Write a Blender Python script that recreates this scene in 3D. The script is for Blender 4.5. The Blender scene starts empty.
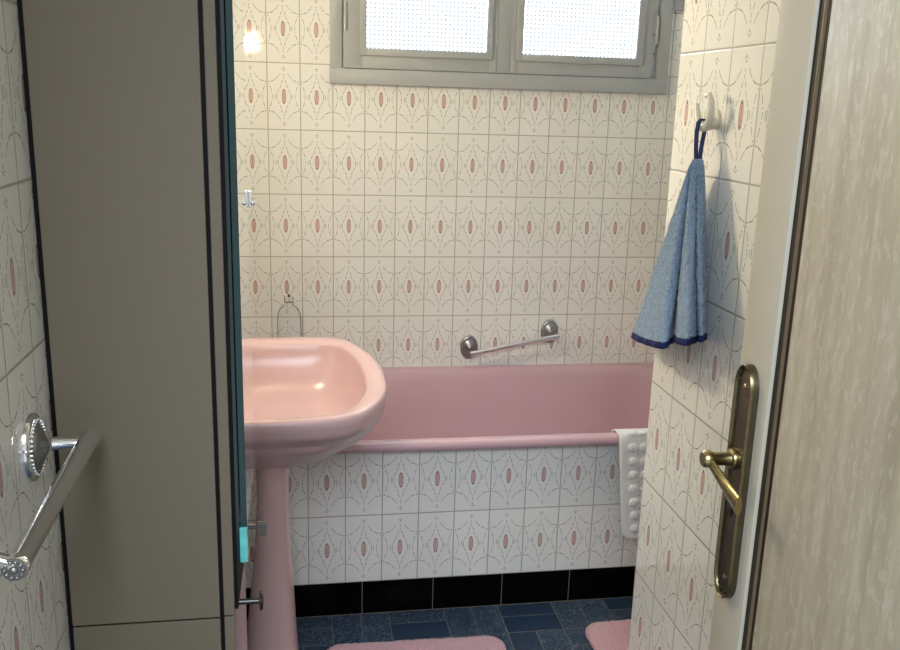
import bpy, bmesh, math, random
from mathutils import Vector, Matrix
random.seed(7)
SC = bpy.context.scene
COL = SC.collection

# ------------------------------------------------------------------ node helpers
class X:
    """a value socket with arithmetic"""
    def __init__(s, nt, sock): s.nt, s.s = nt, sock
    def _m(s, op, *o):
        n = s.nt.nodes.new('ShaderNodeMath'); n.operation = op
        for i, v in enumerate((s,) + o):
            if isinstance(v, X): s.nt.links.new(v.s, n.inputs[i])
            else: n.inputs[i].default_value = v
        return X(s.nt, n.outputs[0])
    def __add__(s, o): return s._m('ADD', o)
    def __sub__(s, o): return s._m('SUBTRACT', o)
    def __mul__(s, o): return s._m('MULTIPLY', o)
    def __truediv__(s, o): return s._m('DIVIDE', o)
    def lt(s, o): return s._m('LESS_THAN', o)
    def gt(s, o): return s._m('GREATER_THAN', o)
    def abs(s): return s._m('ABSOLUTE')
    def mod(s, o): return s._m('FLOORED_MODULO', o)
    def floor(s): return s._m('FLOOR')
    def sin(s): return s._m('SINE')
    def max(s, o): return s._m('MAXIMUM', o)
    def min(s, o): return s._m('MINIMUM', o)
    def inv(s): return (s * -1.0) + 1.0

def fcurve(nt, x, pts):
    n = nt.nodes.new('ShaderNodeFloatCurve')
    c = n.mapping.curves[0]
    c.points[0].location = pts[0]; c.points[1].location = pts[-1]
    for p in pts[1:-1]: c.points.new(*p)
    n.mapping.update()
    nt.links.new(x.s, n.inputs['Value'])
    return X(nt, n.outputs[0])

def mixc(nt, fac, a, b):
    n = nt.nodes.new('ShaderNodeMix'); n.data_type = 'RGBA'
    def put(v, i):
        if isinstance(v, X): nt.links.new(v.s, n.inputs[i])
        elif isinstance(v, (tuple, list)): n.inputs[i].default_value = (*v[:3], 1)
        elif isinstance(v, (int, float)): n.inputs[i].default_value = v
        else: nt.links.new(v, n.inputs[i])
    put(fac, 0); put(a, 6); put(b, 7)
    return n.outputs[2]

def new_mat(name):
    m = bpy.data.materials.new(name); m.use_nodes = True
    nt = m.node_tree
    b = nt.nodes['Principled BSDF']
    return m, nt, b

def coords(nt, scale=(1, 1, 1)):
    tc = nt.nodes.new('ShaderNodeTexCoord')
    mp = nt.nodes.new('ShaderNodeMapping'); mp.inputs['Scale'].default_value = scale
    nt.links.new(tc.outputs['Object'], mp.inputs['Vector'])
    return mp.outputs[0]

def noise(nt, vec, scale, detail=3, rough=.55):
    n = nt.nodes.new('ShaderNodeTexNoise')
    n.inputs['Scale'].default_value = scale; n.inputs['Detail'].default_value = detail
    n.inputs['Roughness'].default_value = rough
    nt.links.new(vec, n.inputs['Vector'])
    return X(nt, n.outputs['Fac'])

def bump(nt, bsdf, h, strength=.3, dist=.001):
    n = nt.nodes.new('ShaderNodeBump')
    n.inputs['Strength'].default_value = strength; n.inputs['Distance'].default_value = dist
    nt.links.new(h.s, n.inputs['Height']); nt.links.new(n.outputs[0], bsdf.inputs['Normal'])
    return n

def simple(name, col, rough=.5, metal=0, spec=.5, var=0, vscale=20, bmp=0, bscale=60, bdist=.001, coat=0, sheen=0):
    m, nt, b = new_mat(name)
    b.inputs['Roughness'].default_value = rough; b.inputs['Metallic'].default_value = metal
    b.inputs['Specular IOR Level'].default_value = spec
    b.inputs['Coat Weight'].default_value = coat
    if coat: b.inputs['Coat Roughness'].default_value = .08
    b.inputs['Sheen Weight'].default_value = sheen
    v = coords(nt)
    n = noise(nt, v, vscale)
    lo = tuple(c * (1 - var) for c in col); hi = tuple(min(1, c * (1 + var)) for c in col)
    nt.links.new(mixc(nt, n, lo, hi), b.inputs['Base Color'])
    if bmp: bump(nt, b, noise(nt, v, bscale, 4), bmp, bdist)
    return m

def uv_axes(nt, u, v):
    tc = nt.nodes.new('ShaderNodeTexCoord'); sp = nt.nodes.new('ShaderNodeSeparateXYZ')
    nt.links.new(tc.outputs['Object'], sp.inputs[0])
    return X(nt, sp.outputs[u]), X(nt, sp.outputs[v]), tc.outputs['Object']

def tile_mat(name, axis, pu, pv):
    """10 x 20 cm glazed wall tile with a printed ogee motif and a red oval"""
    m, nt, bs = new_mat(name)
    U, V, obj = uv_axes(nt, axis, 'Z')
    U = (U - pu) * 100.0; V = (V - pv) * 100.0
    a = (U.mod(10.0) - 5.0).abs(); b = (V.mod(20.0) - 10.0).abs()
    grout = a.gt(4.86).max(b.gt(9.86))
    w = .085
    loz = fcurve(nt, b / 10.0, [(0, .43), (.05, .425), (.12, .385), (.2, .30), (.28, .215), (.36, .155), (.44, .12), (.5, .075), (.56, .0), (1, 0)]) * 5.0
    nz = noise(nt, obj, 70, 2)
    d1 = (a - loz).abs().lt(w) * b.lt(5.35) * ((b * 4.6).sin().gt(-.72))
    stem = a.lt(.08) * b.gt(5.4) * b.lt(6.9) * ((b * 7.0).sin().gt(-.6))
    h2 = fcurve(nt, a / 5.0, [(0, .93), (.2, .71), (.32, .62), (.45, .545), (.58, .49), (.7, .46), (.92, .435), (1, .43)]) * 10.0
    d2 = ((b - h2) * .75).abs().lt(w) * a.gt(.9) * a.lt(4.65) * ((a * 4.1 + .6).sin().gt(-.86))
    k3 = b * b * .068 + 3.55
    d3 = (a - k3).abs().lt(w) * b.gt(.9) * b.lt(3.9) * ((b * 3.3).sin().gt(-.7))
    flow = a.lt(.15) * b.gt(7.6) * b.lt(9.0) * ((b * 9.0).sin().gt(-.35))
    side = ((a - .52).abs().lt(.10)) * ((b - 8.3).abs().lt(.13))
    tick = (a - 2.65).abs().lt(.10) * b.lt(.7)
    tick2 = (a - 3.5).abs().lt(.10) * b.lt(.55)
    e = (a / .62) * (a / .62) + (b / 2.12) * (b / 2.12)
    fill = e.lt(1.0); ring = e.gt(.66) * e.lt(1.12); dot = ((a - .12).abs().lt(.04)) * b.lt(1.2)
    lines = d1.max(stem).max(d2).max(d3).max(flow).max(side)
    green = tick.max(tick2)
    # every tile has its own very slight cast
    cell = (U / 10.0).floor() * 3.7 + (V / 20.0).floor() * 9.1
    wn = nt.nodes.new('ShaderNodeTexWhiteNoise'); wn.noise_dimensions = '1D'
    nt.links.new(cell.s, wn.inputs['W'])
    base = mixc(nt, X(nt, wn.outputs['Value']), (.785, .78, .74), (.82, .815, .78))
    c = mixc(nt, lines * (nz * .35 + .62), base, (.17, .145, .11))
    c = mixc(nt, green * .62, c, (.15, .20, .16))
    c = mixc(nt, fill, c, (.64, .46, .42))
    c = mixc(nt, ring.max(dot) * .85, c, (.30, .13, .12))
    c = mixc(nt, grout, c, (.40, .375, .32))
    nt.links.new(c, bs.inputs['Base Color'])
    r = grout * .5 + .07
    nt.links.new(r.s, bs.inputs['Roughness'])
    bs.inputs['Specular IOR Level'].default_value = .4
    soft = a.max(b - 5.0)
    mr = nt.nodes.new('ShaderNodeMapRange'); mr.interpolation_type = 'SMOOTHSTEP'
    nt.links.new(a.max(b - 5.0).s, mr.inputs['Value'])
    mr.inputs['From Min'].default_value = 4.72; mr.inputs['From Max'].default_value = 4.93
    mr.inputs['To Min'].default_value = 1; mr.inputs['To Max'].default_value = 0
    bump(nt, bs, X(nt, mr.outputs[0]) + noise(nt, obj, 14, 2) * .8, .55, .0015)
    return m

def black_tile(name):
    m, nt, bs = new_mat(name)
    U, V, obj = uv_axes(nt, 'X', 'Z')
    a = ((U - .254) * 100.0).mod(19.9)
    g = a.lt(.22).max((V * 100.0).lt(.35))
    nt.links.new(mixc(nt, g, (.0012, .0012, .0014), (.16, .135, .11)), bs.inputs['Base Color'])
    nt.links.new((g * .4 + .22).s, bs.inputs['Roughness'])
    bs.inputs['Specular IOR Level'].default_value = .12
    bump(nt, bs, noise(nt, obj, 14, 1), .15, .001)
    return m

def floor_mat(name):
    m, nt, bs = new_mat(name)
    U, V, obj = uv_axes(nt, 'X', 'Y')
    M = .0785
    u = (U - .0147) / M; v = (V + .79) / M
    bu = (u / 2.0).floor(); bv = (v / 2.0).floor()
    ori = (bu + bv).mod(2.0)                      # blocks of two bricks, turned alternately
    lu = u.mod(2.0); lv = v.mod(2.0)
    def sel(p, q): return p * ori.inv() + q * ori
    short = sel(lv.mod(1.0), lu.mod(1.0)); long_ = sel(lu, lv)
    idx = sel(lv.floor(), lu.floor())
    ds = short.min(short.inv()); dl = long_.min((long_ * -1.0) + 2.0)
    g = ds.min(dl).lt(.017)
    wn = nt.nodes.new('ShaderNodeTexWhiteNoise'); wn.noise_dimensions = '3D'
    cb = nt.nodes.new('ShaderNodeCombineXYZ')
    for i, s in enumerate((bu, bv, idx)): nt.links.new(s.s, cb.inputs[i])
    nt.links.new(cb.outputs[0], wn.inputs['Vector'])
    rnd = X(nt, wn.outputs['Value'])
    rough_brick = rnd.gt(.42)
    mp = nt.nodes.new('ShaderNodeMapping'); mp.inputs['Scale'].default_value = (1.0, .6, 1)
    nt.links.new(obj, mp.inputs['Vector'])
    vo = nt.nodes.new('ShaderNodeTexVoronoi'); vo.inputs['Scale'].default_value = 210
    nt.links.new(mp.outputs[0], vo.inputs['Vector'])
    cells = X(nt, vo.outputs['Distance'])
    fine = noise(nt, obj, 120, 3)
    hgt = (cells * (rough_brick * .8 + .12) + fine * .25) * g.inv()
    c = mixc(nt, rnd, (.017, .038, .080), (.034, .064, .115))
    c = mixc(nt, cells.gt(.56) * rough_brick * .6, c, (.12, .17, .24))  # pale specks paint glossy highlights onto the rough bricks
    c = mixc(nt, g, c, (.19, .19, .18))
    nt.links.new(c, bs.inputs['Base Color'])
    bs.inputs['Roughness'].default_value = .33
    bump(nt, bs, hgt, 1.0, .005)
    return m

def door_mat(name):
    m, nt, bs = new_mat(name)
    v = coords(nt, (1, 1, .09)); vf = coords(nt, (1, 1, .35))
    n1 = noise(nt, v, 26, 5, .62); n2 = noise(nt, vf, 130, 4, .7); n3 = noise(nt, v, 75, 3, .6)
    tc = nt.nodes.new('ShaderNodeMapRange'); nt.links.new((n1 * .55 + n3 * .45).s, tc.inputs['Value'])
    tc.inputs['From Min'].default_value = .38; tc.inputs['From Max'].default_value = .62
    s = X(nt, tc.outputs[0])
    c = mixc(nt, s, (.44, .39, .305), (.60, .55, .45))
    c = mixc(nt, n2.gt(.56) * .35, c, (.74, .70, .61))
    nt.links.new(c, bs.inputs['Base Color'])
    bs.inputs['Roughness'].default_value = .5; bs.inputs['Specular IOR Level'].default_value = .2
    bump(nt, bs, n2 * .6 + s * .5, .55, .0012)
    return m

def pane_mat(name):
    m, nt, bs = new_mat(name)
    U, V, obj = uv_axes(nt, 'X', 'Z')
    P = 77.0
    a = (U * P).mod(1.0) - .5; b = (V * P).mod(1.0) - .5
    d = (a * a + b * b)
    dots = d.lt(.168)
    em = nt.nodes.new('ShaderNodeEmission')
    nt.links.new(mixc(nt, dots, (.80, .97, 1.12), (.036, .044, .047)), em.inputs['Color'])
    em.inputs['Strength'].default_value = PANE
    gl = nt.nodes.new('ShaderNodeBsdfGlossy'); gl.inputs['Roughness'].default_value = .15
    mx = nt.nodes.new('ShaderNodeMixShader'); mx.inputs[0].default_value = .06
    nt.links.new(em.outputs[0], mx.inputs[1]); nt.links.new(gl.outputs[0], mx.inputs[2])
    nt.links.new(mx.outputs[0], nt.nodes['Material Output'].inputs[0])
    return m

def clear_mat(name, tint=(.975, .985, .99), ior=1.16):
    m, nt, bs = new_mat(name)
    tr = nt.nodes.new('ShaderNodeBsdfTransparent'); tr.inputs[0].default_value = (*tint, 1)
    gl = nt.nodes.new('ShaderNodeBsdfGlossy'); gl.inputs['Roughness'].default_value = .04
    fr = nt.nodes.new('ShaderNodeFresnel'); fr.inputs[0].default_value = ior
    mx = nt.nodes.new('ShaderNodeMixShader')
    nt.links.new(fr.outputs[0], mx.inputs[0]); nt.links.new(tr.outputs[0], mx.inputs[1]); nt.links.new(gl.outputs[0], mx.inputs[2])
    nt.links.new(mx.outputs[0], nt.nodes['Material Output'].inputs[0])
    return m

def emit_mat(name, col, strength):
    m, nt, bs = new_mat(name)
    bs.inputs['Base Color'].default_value = (.8, .75, .65, 1)
    bs.inputs['Emission Color'].default_value = (*col, 1)
    bs.inputs['Emission Strength'].default_value = strength
    return m

PANE = 6.6
LAMP = 178.0
M = {}
M['tile_back'] = tile_mat('tile_back', 'X', 0.0, .1025)
M['tile_bath'] = tile_mat('tile_bath', 'X', .0087, .1003)
M['tile_right'] = tile_mat('tile_right', 'Y', -.0414, .092)
M['tile_left'] = tile_mat('tile_left', 'Y', -.0925, .093)
M['black_tile'] = black_tile('black_tile')
M['floor'] = floor_mat('blue_floor_tile')
M['plaster'] = simple('plaster', (.72, .70, .66), .8, var=.03)
M['pink'] = simple('pink_ceramic', (.62, .425, .43), .25, var=.02, coat=.08)
M['pink_enamel'] = simple('pink_enamel', (.58, .38, .43), .28, var=.02, coat=.2)
M['grey_paint'] = simple('grey_paint', (.37, .39, .395), .45, var=.04, bmp=.1, bscale=90)
M['cabinet'] = simple('cabinet_laminate', (.185, .155, .112), .6, spec=.3, var=.02, vscale=60)
M['cabinet_front'] = simple('glossy_taupe_front', (.185, .155, .112), .07, coat=.6)
M['black'] = simple('black_gap_shade', (.004, .004, .004), .7, spec=.2)
M['chrome'] = simple('chrome', (.86, .86, .87), .07, metal=1, var=.03)
M['pewter'] = simple('aged_chrome', (.36, .36, .36), .3, metal=1, var=.25, vscale=120, bmp=.2, bscale=160)
M['steel_dark'] = simple('dark_steel', (.09, .085, .08), .35, metal=1, var=.15)
M['clip_steel'] = simple('clip_steel', (.30, .27, .25), .35, metal=1, var=.2)
M['hinge_metal'] = simple('hinge_metal', (.42, .42, .41), .4, metal=.3, var=.1)
M['brass'] = simple('antique_brass', (.46, .37, .19), .26, metal=1, var=.25, vscale=60)
M['bronze'] = simple('bronze_edge', (.17, .135, .075), .3, metal=1, var=.35, vscale=90)
M['brass_dark'] = simple('dark_bronze', (.15, .135, .095), .38, metal=1, var=.35, vscale=140, bmp=.35, bscale=220)
M['mirror'] = simple('mirror_silver', (.86, .91, .89), .015, metal=1)
M['glass_edge'] = simple('glass_edge', (.003, .034, .036), .12, var=.2, vscale=6, coat=.2)
M['glass_edge_dark'] = simple('dark_glass_edge', (.003, .02, .022), .15, var=.2, vscale=6, coat=.5)
M['painted_edge_glow'] = simple('turquoise_edge_glow', (.16, .62, .60), .1, var=.35, vscale=60, coat=.5)
M['door'] = door_mat('door_panel')
M['door_plain'] = simple('door_stile', (.53, .49, .405), .6, spec=.12, var=.03, vscale=12)
M['wood_dark'] = simple('dark_wood', (.032, .022, .014), .6, spec=.25, var=.25, vscale=40)
M['wood_mid'] = simple('groove_wood', (.15, .11, .065), .4, spec=.35, var=.2, vscale=40)
M['towel'] = simple('blue_terry', (.25, .365, .52), .95, spec=.1, var=.5, vscale=240, bmp=1.0, bscale=260, bdist=.006, sheen=.5)
M['navy'] = simple('navy_tape', (.010, .018, .085), .8, spec=.2, var=.2, vscale=200, bmp=.4, bscale=300)
M['rug'] = simple('pink_pile', (.78, .42, .48), .95, spec=.1, var=.28, vscale=190, bmp=1.0, bscale=240, bdist=.006, sheen=.6)
M['mat'] = simple('white_rubber', (.86, .86, .85), .32, var=.02)
M['hole'] = simple('mat_hole', (.03, .03, .03), .6)
M['cream_plastic'] = simple('cream_plastic', (.64, .60, .51), .25, var=.02)
M['pane'] = pane_mat('patterned_glass')
M['clear'] = clear_mat('clear_bottle')
M['lamp'] = emit_mat('lamp_globe', (1.0, .84, .55), LAMP)

# ------------------------------------------------------------------ mesh helpers
def BM(): return bmesh.new()

def box(bm, x0, x1, y0, y1, z0, z1, bev=0, seg=2, mi=0):
    r = bmesh.ops.create_cube(bm, size=1)
    vs = r['verts']
    for v in vs:
        v.co = Vector((x0 + (v.co.x + .5) * (x1 - x0), y0 + (v.co.y + .5) * (y1 - y0), z0 + (v.co.z + .5) * (z1 - z0)))
    fs = {f for v in vs for f in v.link_faces}
    for f in fs: f.material_index = mi
    if bev:
        es = list({e for v in vs for e in v.link_edges})
        bmesh.ops.bevel(bm, geom=es, offset=bev, segments=seg, profile=.5, affect='EDGES')
    return bm

def loft(bm, rings, cap0=True, cap1=True, closed=False, mi=0):
    R = [[bm.verts.new(p) for p in ring] for ring in rings]
    n = len(R[0])
    pairs = list(zip(R[:-1], R[1:])) + ([(R[-1], R[0])] if closed else [])
    for A, B in pairs:
        for i in range(n):
            f = bm.faces.new((A[i], A[(i + 1) % n], B[(i + 1) % n], B[i])); f.material_index = mi
    if not closed:
        if cap0: bm.faces.new(R[0][::-1]).material_index = mi
        if cap1: bm.faces.new(R[-1]).material_index = mi
    return bm

def frame_at(d, up=Vector((0, 0, 1))):
    d = Vector(d).normalized()
    if abs(d.dot(up)) > .95: up = Vector((0, 1, 0))
    a = d.cross(up).normalized(); b = a.cross(d).normalized()
    return a, b

def tube(bm, pts, r, seg=16, flat=1.0, cap=True):
    pts = [Vector(p) for p in pts]; rings = []; a = b = None
    for i, p in enumerate(pts):
        d = (pts[min(i + 1, len(pts) - 1)] - pts[max(i - 1, 0)]).normalized()
        if a is None: a, b = frame_at(d)
        else:
            a = (a - d * a.dot(d)).normalized(); b = a.cross(d).normalized()
        rr = r[i] if isinstance(r, (list, tuple)) else r
        rings.append([p + a * math.cos(t) * rr + b * math.sin(t) * rr * flat for t in [2 * math.pi * k / seg for k in range(seg)]])
    return loft(bm, rings, cap, cap)

def spline(P, n):
    """Catmull-Rom through tuples P, n samples"""
    out = []
    for k in range(n):
        t = k / (n - 1) * (len(P) - 1); i = min(int(t), len(P) - 2); f = t - i
        p0, p1, p2, p3 = P[max(i - 1, 0)], P[i], P[i + 1], P[min(i + 2, len(P) - 1)]
        out.append(tuple(.5 * (2 * b + (c - a) * f + (2 * a - 5 * b + 4 * c - d) * f * f + (3 * b - a - 3 * c + d) * f ** 3) for a, b, c, d in zip(p0, p1, p2, p3)))
    return out

def lathe(bm, origin, axis, prof, seg=40, sx=1.0, sy=1.0, up=Vector((0, 0, 1))):
    """profile of (distance along axis, radius); sx / sy stretch sideways and upwards"""
    o = Vector(origin); ax = Vector(axis).normalized(); a, b = frame_at(ax, up)
    rings = [[o + ax * h + a * math.cos(t) * max(r, 1e-4) * sx + b * math.sin(t) * max(r, 1e-4) * sy
              for t in [2 * math.pi * k / seg for k in range(seg)]] for h, r in prof]
    return loft(bm, rings)

def ball(bm, c, r, u=10, v=6, squash=None):
    m = Matrix.Translation(Vector(c))
    if squash is not None: m = m @ Matrix.Diagonal((*squash, 1))
    bmesh.ops.create_uvsphere(bm, u_segments=u, v_segments=v, radius=r, matrix=m)
    return bm

def chaikin(pts, it=3):
    pts = [Vector((p[0], p[1])) for p in pts]
    for _ in range(it):
        q = []
        for i in range(len(pts)):
            a, b = pts[i], pts[(i + 1) % len(pts)]
            q += [a * .75 + b * .25, a * .25 + b * .75]
        pts = q
    return pts

def by_angle(poly, c, n):
    """resample a star-shaped outline at n even directions from c"""
    c = Vector(c); out = []
    for k in range(n):
        t = 2 * math.pi * k / n; d = Vector((math.cos(t), math.sin(t))); best = None
        for i in range(len(poly)):
            p, q = poly[i] - c, poly[(i + 1) % len(poly)] - c
            e = q - p; den = d.x * e.y - d.y * e.x
            if abs(den) < 1e-12: continue
            s = (p.x * e.y - p.y * e.x) / den; w = (p.x * d.y - p.y * d.x) / den
            if s > 0 and -1e-9 <= w <= 1 + 1e-9 and (best is None or s > best): best = s
        out.append(c + d * best)
    return out

def rrect(x0, x1, y0, y1, r, seg=10):
    pts = []
    for cx, cy, a0 in ((x1 - r, y1 - r, 0), (x0 + r, y1 - r, 90), (x0 + r, y0 + r, 180), (x1 - r, y0 + r, 270)):
        for k in range(seg + 1):
            t = math.radians(a0 + 90 * k / seg); pts.append((cx + r * math.cos(t), cy + r * math.sin(t)))
    return pts

def obj(name, bm, mats, parent=None, local=False, smooth=40):
    bmesh.ops.recalc_face_normals(bm, faces=bm.faces[:])
    if parent is not None and not local:
        off = Vector((0, 0, 0)); p = parent
        while p: off += p.location; p = p.parent
        bmesh.ops.translate(bm, verts=bm.verts[:], vec=-off)
    me = bpy.data.meshes.new(name); bm.to_mesh(me); bm.free()
    for m in (mats if isinstance(mats, (list, tuple)) else [mats]): me.materials.append(M[m])
    if smooth:
        me.polygons.foreach_set('use_smooth', [True] * len(me.polygons))
        me.set_sharp_from_angle(angle=math.radians(smooth))
    o = bpy.data.objects.new(name, me); COL.objects.link(o)
    if parent is not None: o.parent = parent
    return o

def tag(o, label=None, cat=None, group=None, kind=None):
    if label: o['label'] = label
    if cat: o['category'] = cat
    if group: o['group'] = group
    if kind: o['kind'] = kind
    return o

def empty(name, loc, rz=0):
    o = bpy.data.objects.new(name, None); COL.objects.link(o)
    o.location = loc; o.rotation_euler = (0, 0, rz); o.empty_display_size = .05
    return o

def struct(name, bm, mats, label=None, cat=None, smooth=0):
    return tag(obj(name, bm, mats, smooth=smooth), label, cat, kind='structure')

# ------------------------------------------------------------------ the room
XL, XR, XA, YF, ZC = -.22, .7587, 1.50, -2.65, 2.42
WX0, WX1, WZ0, WZ1 = .235, 1.240, 1.492, 2.20       # window opening
b = BM()
box(b, XL - .1, WX0, 0, .14, 0, ZC); box(b, WX1, XA + .1, 0, .14, 0, ZC)
box(b, WX0, WX1, 0, .14, 0, WZ0); box(b, WX0, WX1, 0, .14, WZ1, ZC)
struct('wall_back', b, 'tile_back', 'back wall of small white tiles printed with red ovals, under the window', 'wall')
struct('wall_left', box(BM(), XL - .1, XL, YF, 0, 0, ZC), 'tile_left', 'patterned tile wall at the left edge carrying the near towel bar', 'wall')
struct('wall_right', box(BM(), XR, XR + .10, YF, -1.3414, 0, ZC, .003, 2), 'tile_right', 'cream lit patterned tile wall on the right where the blue towel hangs', 'wall')
struct('wall_alcove', box(BM(), XA, XA + .1, YF, 0, 0, ZC), 'tile_right', 'tiled side wall beyond the right partition', 'wall')
b = BM()
box(b, XL - .1, XL + .02, YF - .12, YF, 0, ZC); box(b, .585, XA + .1, YF - .12, YF, 0, ZC); box(b, XL + .02, .585, YF - .12, YF, 2.06, ZC)
struct('wall_front', b, 'plaster', 'plain wall with the doorway the view comes through', 'wall')
struct('ceiling', box(BM(), XL - .1, XA + .1, YF - .12, .14, ZC, ZC + .08), 'plaster', 'plain white bathroom ceiling', 'ceiling')
struct('floor', box(BM(), XL - .1, XA + .1, -3.4, .14, -.08, 0), 'floor', 'dark blue textured brick tile floor with thin pale joints', 'floor')
struct('wall_bath', box(BM(), XL, XA, -.6512, -.638, .1003, .4965), 'tile_bath', 'two rows of patterned tiles facing the front of the pink bath', 'wall')
struct('baseboard_bath', box(BM(), XL, XA, -.6535, -.638, 0, .1003, .0008, 1), 'black_tile', 'row of glossy black tiles along the foot of the bath', 'baseboard')
struct('trim_1', box(BM(), 1.287, XA, -.012, 0, 1.708, 1.82, .002, 1), 'grey_paint', 'grey painted board on the wall right of the window', 'trim')

# window: fixed frame, two casements with pattern glass, pin hinges
W = tag(empty('window_1', (.7375, 0, 1.447)), 'grey painted two-casement window with dotted bright glass above the bath', 'window', kind='structure')
b = BM()
box(b, .191, .2275, -.020, .06, 1.447, 2.24, .002); box(b, 1.2445, 1.284, -.020, .06, 1.447, 2.24, .002)
box(b, .191, 1.284, -.0215, .06, 1.446, 1.4925, .002); box(b, .191, 1.284, -.020, .06, 2.20, 2.24, .002)
obj('window_frame', b, 'grey_paint', W, smooth=30)
def casement(x0, x1, gx0, gx1, hinge_x, bx0, bx1):
    z0, z1 = 1.4945, 2.195
    b = BM()
    box(b, x0, gx0 - .012, -.016, .04, z0, z1, .0015); box(b, gx1 + .012, x1, -.016, .04, z0, z1, .0015)
    box(b, gx0 - .014, gx1 + .014, -.0158, .04, z0, 1.545, .0012); box(b, gx0 - .014, gx1 + .014, -.0158, .04, 2.13, z1, .0012)
    s = obj('casement', b, 'grey_paint', W, smooth=30)
    b = BM()
    for q in ((bx0, gx0, 1.532, 2.143), (gx1, bx1, 1.532, 2.143), (gx0 - .004, gx1 + .004, 1.532, 1.556), (gx0 - .004, gx1 + .004, 2.12, 2.143)):
        box(b, q[0], q[1], -.024, .004, q[2], q[3], .003, 2)
    obj('glazing_bead', b, 'grey_paint', s, smooth=50)
    obj('pane', box(BM(), gx0 - .003, gx1 + .003, -.004, .002, 1.553, 2.123), 'pane', s, smooth=0)
    for hz in (1.645, 2.05):
        b = BM(); tube(b, [(hinge_x, -.021, hz - .042), (hinge_x, -.021, hz - .001)], .0065, 12); tube(b, [(hinge_x, -.021, hz + .001), (hinge_x, -.021, hz + .042)], .0058, 12)
        obj('hinge', b, 'hinge_metal', s)
casement(.231, .7135, .303, .677, .237, .281, .699)
casement(.757, 1.226, .796, 1.169, 1.235, .774, 1.195)
b = BM(); box(b, .7140, .7565, -.0155, .04, 1.4945, 2.195, .0012)
obj('mullion', b, 'grey_paint', W, smooth=30)

# door, opened flat towards the right-hand wall
DA = math.radians(4)
D = tag(empty('door_1', (.60, -1.968, 0), math.pi / 2 - DA), 'cream wood-grain door with plain stile and antique brass handle standing open on the right', 'door', kind='structure')
def dbox(bm, t0, t1, n0, n1, z0, z1, bev=0, seg=2): return box(bm, -t1, -t0, n0, n1, z0, z1, bev, seg)
b = BM(); dbox(b, 0, .077, -.040, 0, .008, 2.03, .0005)
obj('door_stile', b, 'door_plain', D, local=True, smooth=30)
b = BM(); dbox(b, .107, .672, -.040, -.0015, .008, 2.03, .001)
obj('door_panel', b, 'door', D, local=True, smooth=30)
b = BM(); dbox(b, .077, .107, -.040, -.0045, .008, 2.03)
g = obj('moulding', b, 'wood_dark', D, local=True, smooth=0)
b = BM(); tube(b, [(-.093, -.0045, .01), (-.093, -.0045, 2.03)], .0026, 12)
obj('moulding_bead', b, 'wood_mid', g, local=True)
# handle plate with raised round-ended border, beading, screws and keyhole
PT, PZ0, PZ1, PW = .0340, .8335, 1.1225, .0222
def stadium(hw, inset=0, zsq=1.0):
    pts = []
    for c, a0 in ((PZ1 - .030, 0), (PZ0 + .030, 180)):
        for k in range(17):
            t = math.radians(a0 + 180 * k / 16)
            pts.append((-PT + (hw - inset) * math.cos(t), c + (.030 - inset) * math.sin(t)))
    return pts
b = BM(); S0, S1 = stadium(PW), stadium(PW, .001)
loft(b, [[(x, 0, z) for x, z in S0], [(x, .005, z) for x, z in S0], [(x, .006, z) for x, z in S1]])
pl = obj('handle_plate', b, 'brass_dark', D, local=True)
b = BM()
prof = [(0, .0050), (.0003, .0095), (.0010, .0104), (.0020, .0098), (.0026, .0055)]
loft(b, [[(x, n, z) for x, z in stadium(PW, i)] for i, n in prof], closed=False, cap0=False, cap1=False)
obj('plate_border', b, 'bronze', pl, local=True, smooth=60)
b = BM()
for k in range(56):
    z = PZ0 + .034 + k * (PZ1 - PZ0 - .068) / 55
    for s in (-1, 1): ball(b, (-PT + s * (PW - .0062), .0065, z), .0017, 6, 4)
for zc, sg in ((PZ1 - .030, 1), (PZ0 + .030, -1)):
    for k in range(9):
        t = math.pi * k / 8; ball(b, (-PT + (PW - .0062) * math.cos(t), .0065, zc + sg * .0238 * math.sin(t)), .0017, 6, 4)
obj('beading', b, 'brass_dark', pl, local=True)
for z in (PZ1 - .026, PZ0 + .026):
    obj('screw', lathe(BM(), (-PT, .005, z), (0, 1, 0), [(0, .0038), (.002, .0036), (.003, .002), (.0032, .0001)], 14), 'brass', pl, local=True)
b = BM(); lathe(b, (-PT, .0058, .955), (0, 1, 0), [(0, .0042), (.0006, .0042)], 16); box(b, -PT - .002, -PT + .002, .0058, .0064, .938, .955)
obj('keyhole', b, 'black', pl, local=True)
HZ, HT = 1.0065, .026
b = BM()
lathe(b, (-HT, .005, HZ), (0, 1, 0), [(0, .0125), (.003, .0128), (.006, .0118), (.0075, .0085), (.012, .0078), (.026, .0078), (.029, .0098), (.033, .0104), (.038, .0098), (.040, .008)], 28)
lv = obj('handle_shaft', b, 'brass', D, local=True)
b = BM(); rings = []
for i in range(13):
    q = i / 12; L = .003 + q * .074; drop = math.radians(19)
    ctr = Vector((-HT - L * math.cos(drop), .037 - .003 * math.sin(q * math.pi) - .008 * q, HZ - L * math.sin(drop) - .004 * math.sin(q * math.pi)))
    w = .0050 + .0008 * math.sin(q * math.pi); h = .0058 + .0058 * q
    rings.append([ctr + Vector((.0, math.cos(t) * w * .75, math.sin(t) * h)) for t in [2 * math.pi * k / 18 for k in range(18)]])
loft(b, rings)
lever = obj('lever', b, 'brass', lv, local=True, smooth=60)

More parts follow.
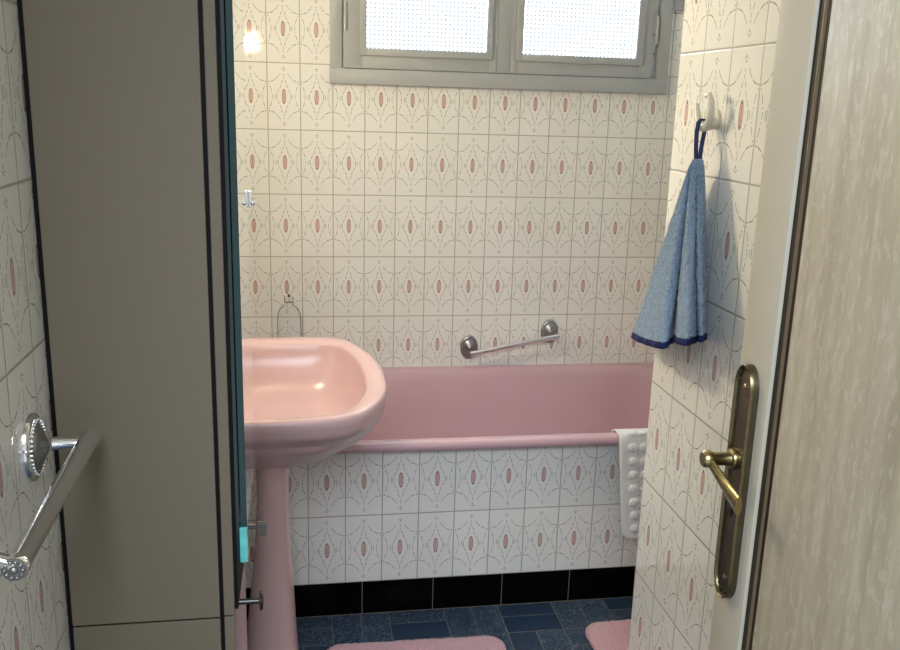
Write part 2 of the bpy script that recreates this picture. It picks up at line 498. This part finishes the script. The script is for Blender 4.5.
# ------------------------------------------------------------------ bathroom cabinet with mirror
CY0, CY1 = -1.745, -1.522
C_ = tag(empty('bathroom_cabinet', (-.115, (CY0 + CY1) / 2, 0)), 'tall narrow taupe cabinet against the left wall with a mirror on its front', 'cabinet')
b = BM(); box(b, -.2135, -.018, CY0, CY1, .6895, 2.02, .0008, 1)
obj('upper_carcass', b, 'cabinet', C_, smooth=0)
b = BM(); box(b, -.2135, -.018, CY0, CY1, 0, .6865, .0008, 1)
obj('lower_carcass', b, 'cabinet', C_, smooth=0)
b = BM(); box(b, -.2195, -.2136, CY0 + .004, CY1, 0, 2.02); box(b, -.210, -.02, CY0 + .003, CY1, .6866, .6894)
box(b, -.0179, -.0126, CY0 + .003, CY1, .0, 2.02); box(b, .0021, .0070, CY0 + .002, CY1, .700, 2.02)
obj('shadow_gap', b, 'black', C_, smooth=0)  # black strips set into the joints to paint their shade
b = BM(); box(b, -.0125, .002, CY0, CY1, .6915, 2.02, .001, 1)
for f in b.faces:
    if f.normal.x > .9: f.material_index = 1
door = obj('upper_door', b, ['cabinet', 'cabinet_front'], C_, smooth=0)
b = BM(); box(b, -.0125, .002, CY0, CY1, .03, .6885, .001, 1)
for f in b.faces:
    if f.normal.x > .9: f.material_index = 1
obj('lower_door', b, ['cabinet', 'cabinet_front'], C_, smooth=0)
b = BM(); lathe(b, (.002, CY0 + .014, .7035), (1, 0, 0), [(0, .0062), (.003, .0062), (.004, .0042), (.033, .0040), (.0345, .013), (.0365, .0135), (.0382, .0125), (.039, .005)], 28)
k = obj('knob', b, 'steel_dark', door); k['label'] = 'small dark metal disc knob'
b = BM(); box(b, .0071, .0125, CY0, CY1, .773, 2.02, .0006, 1)
gl = obj('back_glass', b, 'glass_edge_dark', C_, smooth=0)
b = BM(); box(b, .0135, .0222, CY0 - .0015, CY1, .826, 2.02, .0008, 1)
for f in b.faces:
    if f.normal.x > .9: f.material_index = 1
mir = obj('mirror', b, ['glass_edge', 'mirror'], C_, smooth=0); mir['label'] = 'mirror glass with green edge'
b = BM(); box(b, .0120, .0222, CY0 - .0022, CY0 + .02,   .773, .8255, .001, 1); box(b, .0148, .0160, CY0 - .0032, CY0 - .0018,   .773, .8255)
t_ = obj('painted_edge_glow', b, 'painted_edge_glow', C_, smooth=0); t_['label'] = 'turquoise block painting the light caught in the glass corner'  # added block, its bright turquoise paints in light caught by the glass edge
b = BM(); box(b, .0222, .0385, CY1 - .003, CY1, .699, .724, .0008, 1); box(b, .0255, .0355, CY1 - .0042, CY1 - .0028, .703, .720)
box(b, .0025, .0255, CY1 - .001, CY1 + .002, .710, .718)
obj('mirror_clip', b, 'clip_steel', C_, smooth=0)
b = BM(); box(b, .0225, .0275, CY1 - .003, CY1, 1.236, 1.262, .001, 2); ball(b, (.0285, CY1 - .002, 1.243), .004, 12, 8)
obj('mirror_clip', b, 'chrome', C_)

# ------------------------------------------------------------------ pedestal sink
S = tag(empty('pedestal_sink', (.02, -.94, 0)), 'pink ceramic pedestal sink with wide rim beside the cabinet mirror', 'sink')
outer = chaikin([(-.219, -.632), (-.219, -.632), (.0, -.628), (.155, -.630), (.205, -.640), (.243, -.73), (.272, -.84), (.282, -.94), (.280, -1.06), (.262, -1.145), (.215, -1.232), (.15, -1.262), (0, -1.270), (-.219, -1.268), (-.219, -1.268)], 3)
inner = chaikin([(-.085, -.72), (-.06, -.700), (.06, -.694), (.165, -.694), (.195, -.72), (.222, -.81), (.236, -.92), (.236, -1.04), (.224, -1.11), (.196, -1.195), (.155, -1.228), (.0, -1.238), (-.06, -1.225), (-.085, -1.18)], 3)
cc = (.04, -.95); NS = 128
O = by_angle(outer, cc, NS); I = by_angle(inner, cc, NS); cv = Vector(cc)
def sc(ring, s, z, c=cv): return [Vector((c.x + (p.x - c.x) * s, c.y + (p.y - c.y) * s, z)) for p in ring]
pc = Vector((.025, -.945))
rings = []
for sx, sy, z, cq in spline([(.30, .23, .602, 0), (.42, .28, .613, .05), (.57, .35, .630, .15), (.71, .45, .653, .3), (.83, .58, .681, .5), (.915, .74, .711, .7), (.962, .87, .737, .85), (.986, .95, .757, .95), (.997, .985, .775, 1), (1.002, 1.0, .788, 1), (.999, .999, .796, 1), (.985, .985, .801, 1)], 45):
    c = pc.lerp(cv, cq)
    rings.append([Vector((c.x + (p.x - c.x) * sx, c.y + (p.y - c.y) * sy, z)) for p in O])
for p in rings:
    for v in p: v.x = max(v.x, -.2195)
rings.append([o.lerp(i, .35).to_3d() + Vector((0, 0, .801)) for o, i in zip(O, I)])
rings.append([o.lerp(i, .90).to_3d() + Vector((0, 0, .7995)) for o, i in zip(O, I)])
for s, z in spline([(1.0, .7955), (.988, .786), (.962, .762), (.915, .735), (.85, .708), (.75, .686), (.60, .669), (.38, .657), (.12, .653)], 40):
    rings.append(sc(I, s, z, Vector((.06, -.955))))
b = BM(); loft(b, rings)
obj('basin', b, 'pink', S, smooth=60)
b = BM(); lathe(b, (.055, -.955, .6535), (0, 0, 1), [(0, .024), (.002, .023), (.0025, .016), (.001, .014), (.001, .0001)], 28)
obj('drain', b, 'chrome', S)
b = BM(); rings = []
for z, x0, x1, hy in ((0, -.060, .090, .115), (.02, -.060, .090, .115), (.10, -.047, .080, .10), (.23, -.032, .074, .085), (.375, -.016, .068, .075), (.50, -.008, .064, .07), (.57, -.008, .066, .075), (.62, -.012, .07, .08)):
    cx, rx = (x0 + x1) / 2, (x1 - x0) / 2
    ring = []
    for k in range(48):
        t = 2 * math.pi * k / 48; c, s = math.cos(t), math.sin(t)
        ring.append((cx + rx * math.copysign(abs(c) ** .75, c), -.945 + hy * math.copysign(abs(s) ** .75, s), z))
    rings.append(ring)
loft(b, rings)
obj('pedestal', b, 'pink', S, smooth=60)

# ------------------------------------------------------------------ bathtub
T = BM()
def tub_ring(x0, x1, y0, y1, r, z): return [Vector((x, y, z)) for x, y in rrect(x0, x1, y0, y1, r, 14)]
rings = [tub_ring(XL + .002, XA - .002, -.636, -.012, .01, .10),
         tub_ring(XL + .002, XA - .002, -.636, -.012, .01, .4975),
         tub_ring(XL + .002, XA - .002, -.690, -.004, .01, .4978),
         tub_ring(XL + .002, XA - .002, -.6965, -.002, .012, .503),
         tub_ring(XL + .002, XA - .002, -.698, -.0015, .014, .512),
         tub_ring(XL + .002, XA - .002, -.694, -.0015, .014, .521),
         tub_ring(XL + .006, XA - .006, -.685, -.002, .016, .525),
         tub_ring(-.03, 1.42, -.668, -.018, .20, .525),
         tub_ring(-.02, 1.41, -.658, -.028, .20, .521),
         tub_ring(-.013, 1.40, -.650, -.036, .20, .512),
         tub_ring(-.006, 1.395, -.628, -.043, .19, .49),
         tub_ring(.02, 1.37, -.60, -.060, .18, .38),
         tub_ring(.06, 1.34, -.58, -.080, .17, .24),
         tub_ring(.12, 1.30, -.55, -.11, .15, .165),
         tub_ring(.20, 1.24, -.50, -.16, .12, .145)]
loft(T, rings)
tag(obj('bathtub', T, 'pink_enamel', smooth=50), 'long pink enamel bathtub along the back wall under the rail', 'bathtub')

# ------------------------------------------------------------------ clear bottle standing on the far ledge of the bath
B = tag(empty('bottle', (.056, -.022, .5255)), 'clear empty plastic bottle against the back wall behind the pink sink', 'bottle')
def oval(w, d, z): return [Vector((.056 + w * math.cos(t), -.0235 + d * math.sin(t), z)) for t in [2 * math.pi * k / 36 for k in range(36)]]
b = BM(); loft(b, [oval(.034, .017, .526), oval(.038, .0195, .530), oval(.038, .0195, .70), oval(.036, .0185, .722), oval(.028, .015, .738), oval(.016, .011, .748), oval(.0125, .0105, .752), oval(.0125, .0105, .757)])
obj('bottle_body', b, 'clear', B, smooth=50)
b = BM(); loft(b, [oval(.0145, .0125, .757), oval(.0148, .0128, .760), oval(.0148, .0128, .772), oval(.013, .011, .775)])
obj('cap', b, 'clear', B, smooth=50)
b = BM(); tube(b, [(.056, -.0235, .775), (.056, -.0235, .783)], .0035, 12)
tip = obj('nozzle', b, 'steel_dark', B); tip['label'] = 'small dark nozzle tip'

# ------------------------------------------------------------------ grab rail over the bath, towel bar on the left wall
def rosette(c, nrm, rx, rz, parent, mats, beads=30):
    o = Vector(c); nv = Vector(nrm)
    b = BM(); lathe(b, o, nv, [(0, 1.0), (.004, 1.0), (.006, .97), (.0075, .90), (.0085, .80), (.0085, .74)], 48, rx, rz)
    fl = obj('flange', b, mats[0], parent, smooth=35)
    b = BM(); lathe(b, o, nv, [(.006, .74), (.010, .68), (.013, .52), (.016, .32), (.020, .18), (.022, .0005)], 40, rx, rz)
    obj('dome', b, mats[1], fl, smooth=60)
    a, u = frame_at(nv)
    b = BM()
    for k in range(beads):
        t = 2 * math.pi * k / beads
        ball(b, o + nv * .009 + a * math.cos(t) * rx * .80 + u * math.sin(t) * rz * .80, min(rx, rz) * .075, 6, 4)
    obj('beading', b, mats[0], fl)
    return fl
R_ = tag(empty('grab_rail', (.80, 0, .61)), 'short sloping chrome grab rail on the tiled back wall above the bath', 'rail')
for x, z in ((.659, .591), (.940, .644)): rosette((x, 0, z), (0, -1, 0), .0305, .0415, R_, ('pewter', 'pewter'), 28)
for x, z in ((.663, .5835), (.950, .638)):
    b = BM(); tube(b, [(x - .003, -.012, z + .004), (x, -.052, z)], [.0085, .007], 16)
    obj('post', b, 'pewter', R_)
b = BM(); d = Vector((.287, 0, .0545)).normalized()
tube(b, [Vector((.663, -.055, .5835)) - d * .008, Vector((.950, -.055, .638)) + d * .008], .0088, 20)
obj('bar', b, 'chrome', R_)

TB = tag(empty('towel_bar', (XL, -1.96, .98)), 'chrome towel bar with oval beaded mounts on the left tile wall nearest the door', 'towel bar')
for y in (-1.832, -2.092): rosette((XL - .0005, y, .985), (1, 0, 0), .0355, .0415, TB, ('chrome', 'pewter'), 36)
for y in (-1.808, -2.098):
    b = BM(); tube(b, [(XL + .02, y - .012 if y > -2 else y, .984), (XL + .034, y - .008 if y > -2 else y, .983), (XL + .058, y, .980 if y > -2 else .974)], [.0085, .0072, .0072], 18)
    obj('post', b, 'chrome', TB)
b = BM(); lathe(b, (-.162, -1.792, .980), (0, -1, -.028), [(0, .0085), (.001, .0115), (.006, .0120), (.007, .0116), (.009, .0112), (.298, .0112), (.300, .0122), (.309, .0126), (.311, .0118)], 32)
br = obj('bar', b, 'chrome', TB)
e0 = Vector((-.162, -2.103, .9713)); dn = Vector((0, -1, -.028)).normalized()
b = BM(); lathe(b, e0, dn, [(0, .0116), (.001, .0112), (.0012, .0044), (.003, .0036), (.0042, .002), (.0045, .0001)], 24)
a_, u_ = frame_at(dn)
for k in range(10):
    t = 2 * math.pi * k / 10; ball(b, e0 + dn * .0012 + a_ * math.cos(t) * .0080 + u_ * math.sin(t) * .0080, .0022, 8, 5)
ec = obj('end_cap', b, 'pewter', TB); ec['label'] = 'flower-shaped end cap'

# ------------------------------------------------------------------ hook and hand towel
H = tag(empty('wall_hook', (XR, -1.518, 1.362)), 'small cream two-pronged hook on the right tile wall above the blue towel', 'hook')
b = BM(); lathe(b, (XR, -1.516, 1.383), (-1, 0, 0), [(0, .0115), (.003, .0115), (.005, .0105), (.006, .007)], 32, 1.0, 1.3)
tube(b, [(XR - .004, -1.518, 1.378), (XR - .014, -1.518, 1.373), (XR - .025, -1.518, 1.373)], [.008, .007, .0075], 16)
obj('base', b, 'cream_plastic', H)
for pts in ([(.735, -1.520, 1.3715), (.734, -1.507, 1.3735), (.733, -1.498, 1.383), (.732, -1.494, 1.397), (.7315, -1.492, 1.405)],
            [(.735, -1.516, 1.3715), (.734, -1.531, 1.373), (.733, -1.542, 1.384), (.732, -1.545, 1.400), (.732, -1.541, 1.414), (.7325, -1.532, 1.421), (.733, -1.522, 1.4195)]):
    n = len(pts); b = BM(); tube(b, pts, [.0078 - .0042 * i / (n - 1) for i in range(n)], 14); ball(b, pts[-1], .0036, 12, 8)
    obj('prong', b, 'cream_plastic', H, smooth=60)

HT_ = tag(empty('hand_towel', (.715, -1.545, .98)), 'small blue terry towel with navy hem hanging folded from the cream wall hook', 'towel')
hem = [(.749, -1.315, .983), (.722, -1.318, .980), (.700, -1.374, .983), (.686, -1.47, .999), (.676, -1.560, 1.016), (.688, -1.562, 1.019), (.747, -1.468, 1.011),
       (.748, -1.476, 1.013), (.698, -1.558, 1.028), (.680, -1.628, 1.041), (.684, -1.652, 1.046), (.738, -1.572, 1.035), (.742, -1.572, 1.035), (.705, -1.630, 1.046), (.712, -1.640, 1.049), (.738, -1.592, 1.042), (.750, -1.57, 1.03), (.752, -1.44, 1.0)]
def smooth_loop(P, n):
    P = [Vector(p) for p in P]
    for _ in range(2):
        q = []
        for i in range(len(P)):
            a, c = P[i], P[(i + 1) % len(P)]; q += [a * .78 + c * .22, a * .22 + c * .78]
        P = q
    L = [0]
    for i in range(len(P)): L.append(L[-1] + (P[(i + 1) % len(P)] - P[i]).length)
    out = []; j = 0
    for k in range(n):
        s = L[-1] * k / n
        while L[j + 1] < s: j += 1
        f = (s - L[j]) / max(L[j + 1] - L[j], 1e-9)
        out.append(P[j].lerp(P[(j + 1) % len(P)], f))
    return out
NH = 380
hl = smooth_loop(hem, NH)
top = Vector((.7235, -1.533, 1.322))
rows = []
cen = sum(hl, Vector()) / NH
def trow(q):
    ring = []
    for k, p in enumerate(hl):
        rel = p - cen
        e = q ** .92
        tp = top + Vector((rel.x * .22, rel.y * .045, 0))
        x = tp.x + (p.x - tp.x) * (q ** .62); y = tp.y + (p.y - tp.y) * (q ** .98); z = tp.z + (p.z - tp.z) * q
        x = min(x, .7535)
        wob = .0012 * math.sin(k * .31 + q * 7) * q
        ring.append(Vector((x - wob, y + wob, z)))
    return ring
qs = [0, .008, .02, .04] + [.04 + .925 * i / 110 for i in range(1, 111)]
b = BM(); loft(b, [trow(q) for q in qs], cap0=True, cap1=False)
b.normal_update()
for v in b.verts:
    if v.co.z < 1.312 and v.co.x < .752: v.co += v.normal * random.uniform(-.0016, .0016)
tw = obj('terry_cloth', b, 'towel', HT_, smooth=80)
md = tw.modifiers.new('thickness', 'SOLIDIFY'); md.thickness = .003; md.offset = -1
b = BM(); 
def out(ring, d):
    n = len(ring); res = []
    for k in range(n):
        t = ring[(k + 2) % n] - ring[k - 2]; nn = Vector((t.y, -t.x, 0)).normalized()
        p = ring[k] + nn * d; p.x = min(p.x, .7550); res.append(p)
    return res
sgn = 1.0
area = sum(hl[k].x * hl[(k + 1) % NH].y - hl[(k + 1) % NH].x * hl[k].y for k in range(NH))
if area < 0: sgn = -1.0
loft(b, [out(trow(q), sgn * dd) for q, dd in ((.962, .0004), (.964, .0014), (.98, .0016), (.998, .0014), (1.0, .0002))], cap0=False, cap1=False)
hm = obj('hem', b, 'navy', HT_, smooth=80); hm['label'] = 'navy blue binding'
md = hm.modifiers.new('thickness', 'SOLIDIFY'); md.thickness = .003; md.offset = -1
b = BM()
strap = [(.7200, -1.5340, 1.316), (.7195, -1.5300, 1.340), (.7215, -1.5230, 1.362), (.7250, -1.5185, 1.379), (.7300, -1.5165, 1.3835), (.7365, -1.5150, 1.3835), (.7400, -1.5120, 1.378), (.7390, -1.5120, 1.360), (.7320, -1.5220, 1.338), (.7270, -1.5310, 1.316)]
sp = [Vector(p) for p in strap]; rings = []
for i, p in enumerate(sp):
    d = (sp[min(i + 1, len(sp) - 1)] - sp[max(i - 1, 0)]).normalized()
    wv = (Vector((-.25, 1, 0)) - d * d.dot(Vector((-.25, 1, 0)))).normalized(); nv = d.cross(wv)
    rings.append([p + wv * sw * .0042 + nv * sn * .0009 for sw, sn in ((-1, -1), (1, -1), (1, 1), (-1, 1))])
loft(b, rings)
lp = obj('hanging_loop', b, 'navy', HT_, smooth=60); lp['label'] = 'navy tape loop over the hook'

# ------------------------------------------------------------------ bath mat with suction cups hung over the rim
MX0, MX1 = .951, 1.275
BT = tag(empty('bath_mat', ((MX0 + MX1) / 2, -.705, .20)), 'white rubber bath mat with round suction cups draped over the bath rim', 'bath mat')
path = [(-.7085, .218), (-.7085, .30), (-.7075, .42), (-.706, .50), (-.7035, .520), (-.696, .5295), (-.685, .531), (-.668, .5305), (-.650, .526), (-.640, .514), (-.623, .49), (-.596, .40), (-.585, .32)]
def mat_pos(s):
    """s runs 0..1 along the draped length"""
    L = [0]
    for i in range(len(path) - 1): L.append(L[-1] + math.dist(path[i], path[i + 1]))
    d = s * L[-1]
    for i in range(len(path) - 1):
        if d <= L[i + 1] + 1e-9:
            f = (d - L[i]) / (L[i + 1] - L[i])
            return path[i][0] + f * (path[i + 1][0] - path[i][0]), path[i][1] + f * (path[i + 1][1] - path[i][1]), L[-1]
NX, NSG = 40, 90
b = BM(); V = {}
TOT = mat_pos(0)[2]
for j in range(NSG + 1):
    y, z, _ = mat_pos(j / NSG); d = j / NSG * TOT
    cr = .03; e = max(0, cr - d); shrink = cr - math.sqrt(max(0, cr * cr - e * e)) if e > 0 else 0
    lean = .030 * max(0, (.50 - z)) / .30 if d < .33 else 0
    for i in range(NX + 1):
        x = MX0 + shrink + (MX1 - MX0 - 2 * shrink) * i / NX + lean
        V[i, j] = b.verts.new((x, y, z))
for j in range(NSG):
    for i in range(NX): b.faces.new((V[i, j], V[i + 1, j], V[i + 1, j + 1], V[i, j + 1]))
mt = obj('mat_sheet', b, 'mat', BT, smooth=60)
md = mt.modifiers.new('thickness', 'SOLIDIFY'); md.thickness = .0035; md.offset = 0
cup = None
for c in range(9):
    for r in range(8):
        d = .033 + r * .0405
        y, z, _ = mat_pos(d / TOT)
        lean = .030 * max(0, (.50 - z)) / .30
        x = MX0 + .0375 + c * .0335 + lean
        if x > MX1 - .015: continue
        y2, z2, _ = mat_pos((d + .004) / TOT); tv = Vector((0, y2 - y, z2 - z)).normalized(); nv = Vector((1, 0, 0)).cross(tv)
        if nv.y > 0 and z < .5: nv = -nv
        if z >= .5 and nv.z < 0: nv = -nv
        if cup is None:
            bb = BM(); lathe(bb, (0, 0, 0), (0, 0, 1), [(0, .0134), (.002, .0134), (.0050, .0120), (.0075, .008), (.0084, .0001)], 20)
            cup = obj('suction_cup', bb, 'mat', BT, local=True, smooth=60); o = cup
        else:
            o = cup.copy(); COL.objects.link(o); o.parent = BT
        o.location = Vector((x, y, z)) + nv * .0012 - BT.location
        o.rotation_euler = Vector((0, 0, 1)).rotation_difference(nv).to_euler()
hole = None
for c in range(8):
    for r in range(8):
        d = .0532 + r * .0405; y, z, _ = mat_pos(d / TOT)
        if z > .505: continue
        lean = .030 * max(0, (.50 - z)) / .30
        if hole is None:
            bb = BM(); lathe(bb, (0, 0, 0), (0, -1, 0), [(0, .0018), (.0005, .0018)], 10)
            hole = obj('drain_hole', bb, 'hole', BT, local=True); o = hole
        else:
            o = hole.copy(); COL.objects.link(o); o.parent = BT
        o.location = Vector((MX0 + .0543 + c * .0335 + lean, y - .0017, z)) - BT.location

# ------------------------------------------------------------------ rugs
def rug(name, x0, x1, y0, y1, rz, label):
    cx, cy = (x0 + x1) / 2, (y0 + y1) / 2
    b = BM(); base = rrect(x0 - cx, x1 - cx, y0 - cy, y1 - cy, .045, 10)
    # densify the outline
    pts = []
    for i in range(len(base)):
        p, q = Vector(base[i]), Vector(base[(i + 1) % len(base)]); n = max(1, int((q - p).length / .008))
        for k in range(n): pts.append(p.lerp(q, k / n))
    def ring(s, z, j=.0):
        return [Vector((p.x - p.normalized().x * s + random.uniform(-j, j), p.y - p.normalized().y * s + random.uniform(-j, j), z + random.uniform(-j, j))) for p in pts]
    R = [ring(.004, .0005), ring(0, .003, .0012), ring(-.001, .011, .0016), ring(.004, .018, .0014), ring(.012, .0205, .0014)]
    for k in range(1, 24): 
        f = k / 24
        R.append([Vector((p.x * (1 - f) - p.normalized().x * .012 * (1 - f) + random.uniform(-.001, .001), p.y * (1 - f) - p.normalized().y * .012 * (1 - f) + random.uniform(-.001, .001), .021 + random.uniform(-.0012, .0012))) for p in pts])
    loft(b, R)
    o = obj(name, b, 'rug', smooth=80)
    o.location = (cx, cy, 0); o.rotation_euler = (0, 0, rz)
    return tag(o, label, 'rug', 'pink bathroom rugs')
rug('bath_rug', .142, .615, -1.28, -.815, math.radians(-1), 'pink fluffy rug in front of the sink foot, the left one')
rug('bath_rug', .853, 1.40, -1.26, -.787, math.radians(1), 'pink fluffy rug half hidden behind the right tile wall')

# ------------------------------------------------------------------ lamp over the sink (out of sight behind the cabinet, seen as a warm glint on the tiles)
LX, LY, LZ = -.100, -.95, 1.614
WL = tag(empty('wall_lamp', (XL, LY, LZ)), 'warm globe lamp on the left wall above the sink', 'lamp')
b = BM(); lathe(b, (XL, LY, LZ), (1, 0, 0), [(0, .045), (.012, .045), (.018, .03), (.022, .022), (.062, .022)], 32)
obj('lamp_base', b, 'cream_plastic', WL)
b = BM(); ball(b, (LX, LY, LZ), .030, 40, 24)
obj('lamp_globe', b, 'lamp', WL, smooth=80)

# ------------------------------------------------------------------ added hallway fill light, camera, colour
w = bpy.data.worlds.new('world'); SC.world = w; w.use_nodes = True
w.node_tree.nodes['Background'].inputs[0].default_value = (.88, .95, 1.0, 1)
w.node_tree.nodes['Background'].inputs[1].default_value = .30

hl_ = bpy.data.lights.new('hallway_fill', 'AREA'); hl_.shape = 'DISK'; hl_.size = 1.5; hl_.energy = 36; hl_.color = (.78, .89, 1.0)  # fill light added behind the camera, in an unbuilt hallway
ho = bpy.data.objects.new('hallway_fill', hl_); COL.objects.link(ho); ho.location = (-.25, -4.5, 2.85)
ho.rotation_euler = (Vector((.45, -.6, .5)) - ho.location).to_track_quat('-Z', 'Y').to_euler()

cam = bpy.data.cameras.new('camera'); co = bpy.data.objects.new('camera', cam); COL.objects.link(co)
yaw, pitch, roll, f = .16790649, .24257042, .02981266, 893.3264
fw = Vector((math.sin(yaw) * math.cos(pitch), math.cos(yaw) * math.cos(pitch), -math.sin(pitch)))
rt = Vector((math.cos(yaw), -math.sin(yaw), 0)); up = rt.cross(fw)
r2 = rt * math.cos(roll) + up * math.sin(roll); u2 = up * math.cos(roll) - rt * math.sin(roll)
m = Matrix((r2, u2, -fw)).transposed().to_4x4(); m.translation = Vector((.1008691, -2.8933883, 1.3955594))
co.matrix_world = m
cam.sensor_fit = 'HORIZONTAL'; cam.sensor_width = 36; cam.lens = f * 36 / 900; cam.clip_start = .02; cam.clip_end = 50
SC.camera = co
SC.view_settings.view_transform = 'Standard'; SC.view_settings.look = 'None'; SC.view_settings.gamma = 1
SC.view_settings.use_curve_mapping = False
SC.view_settings.exposure = 1.42
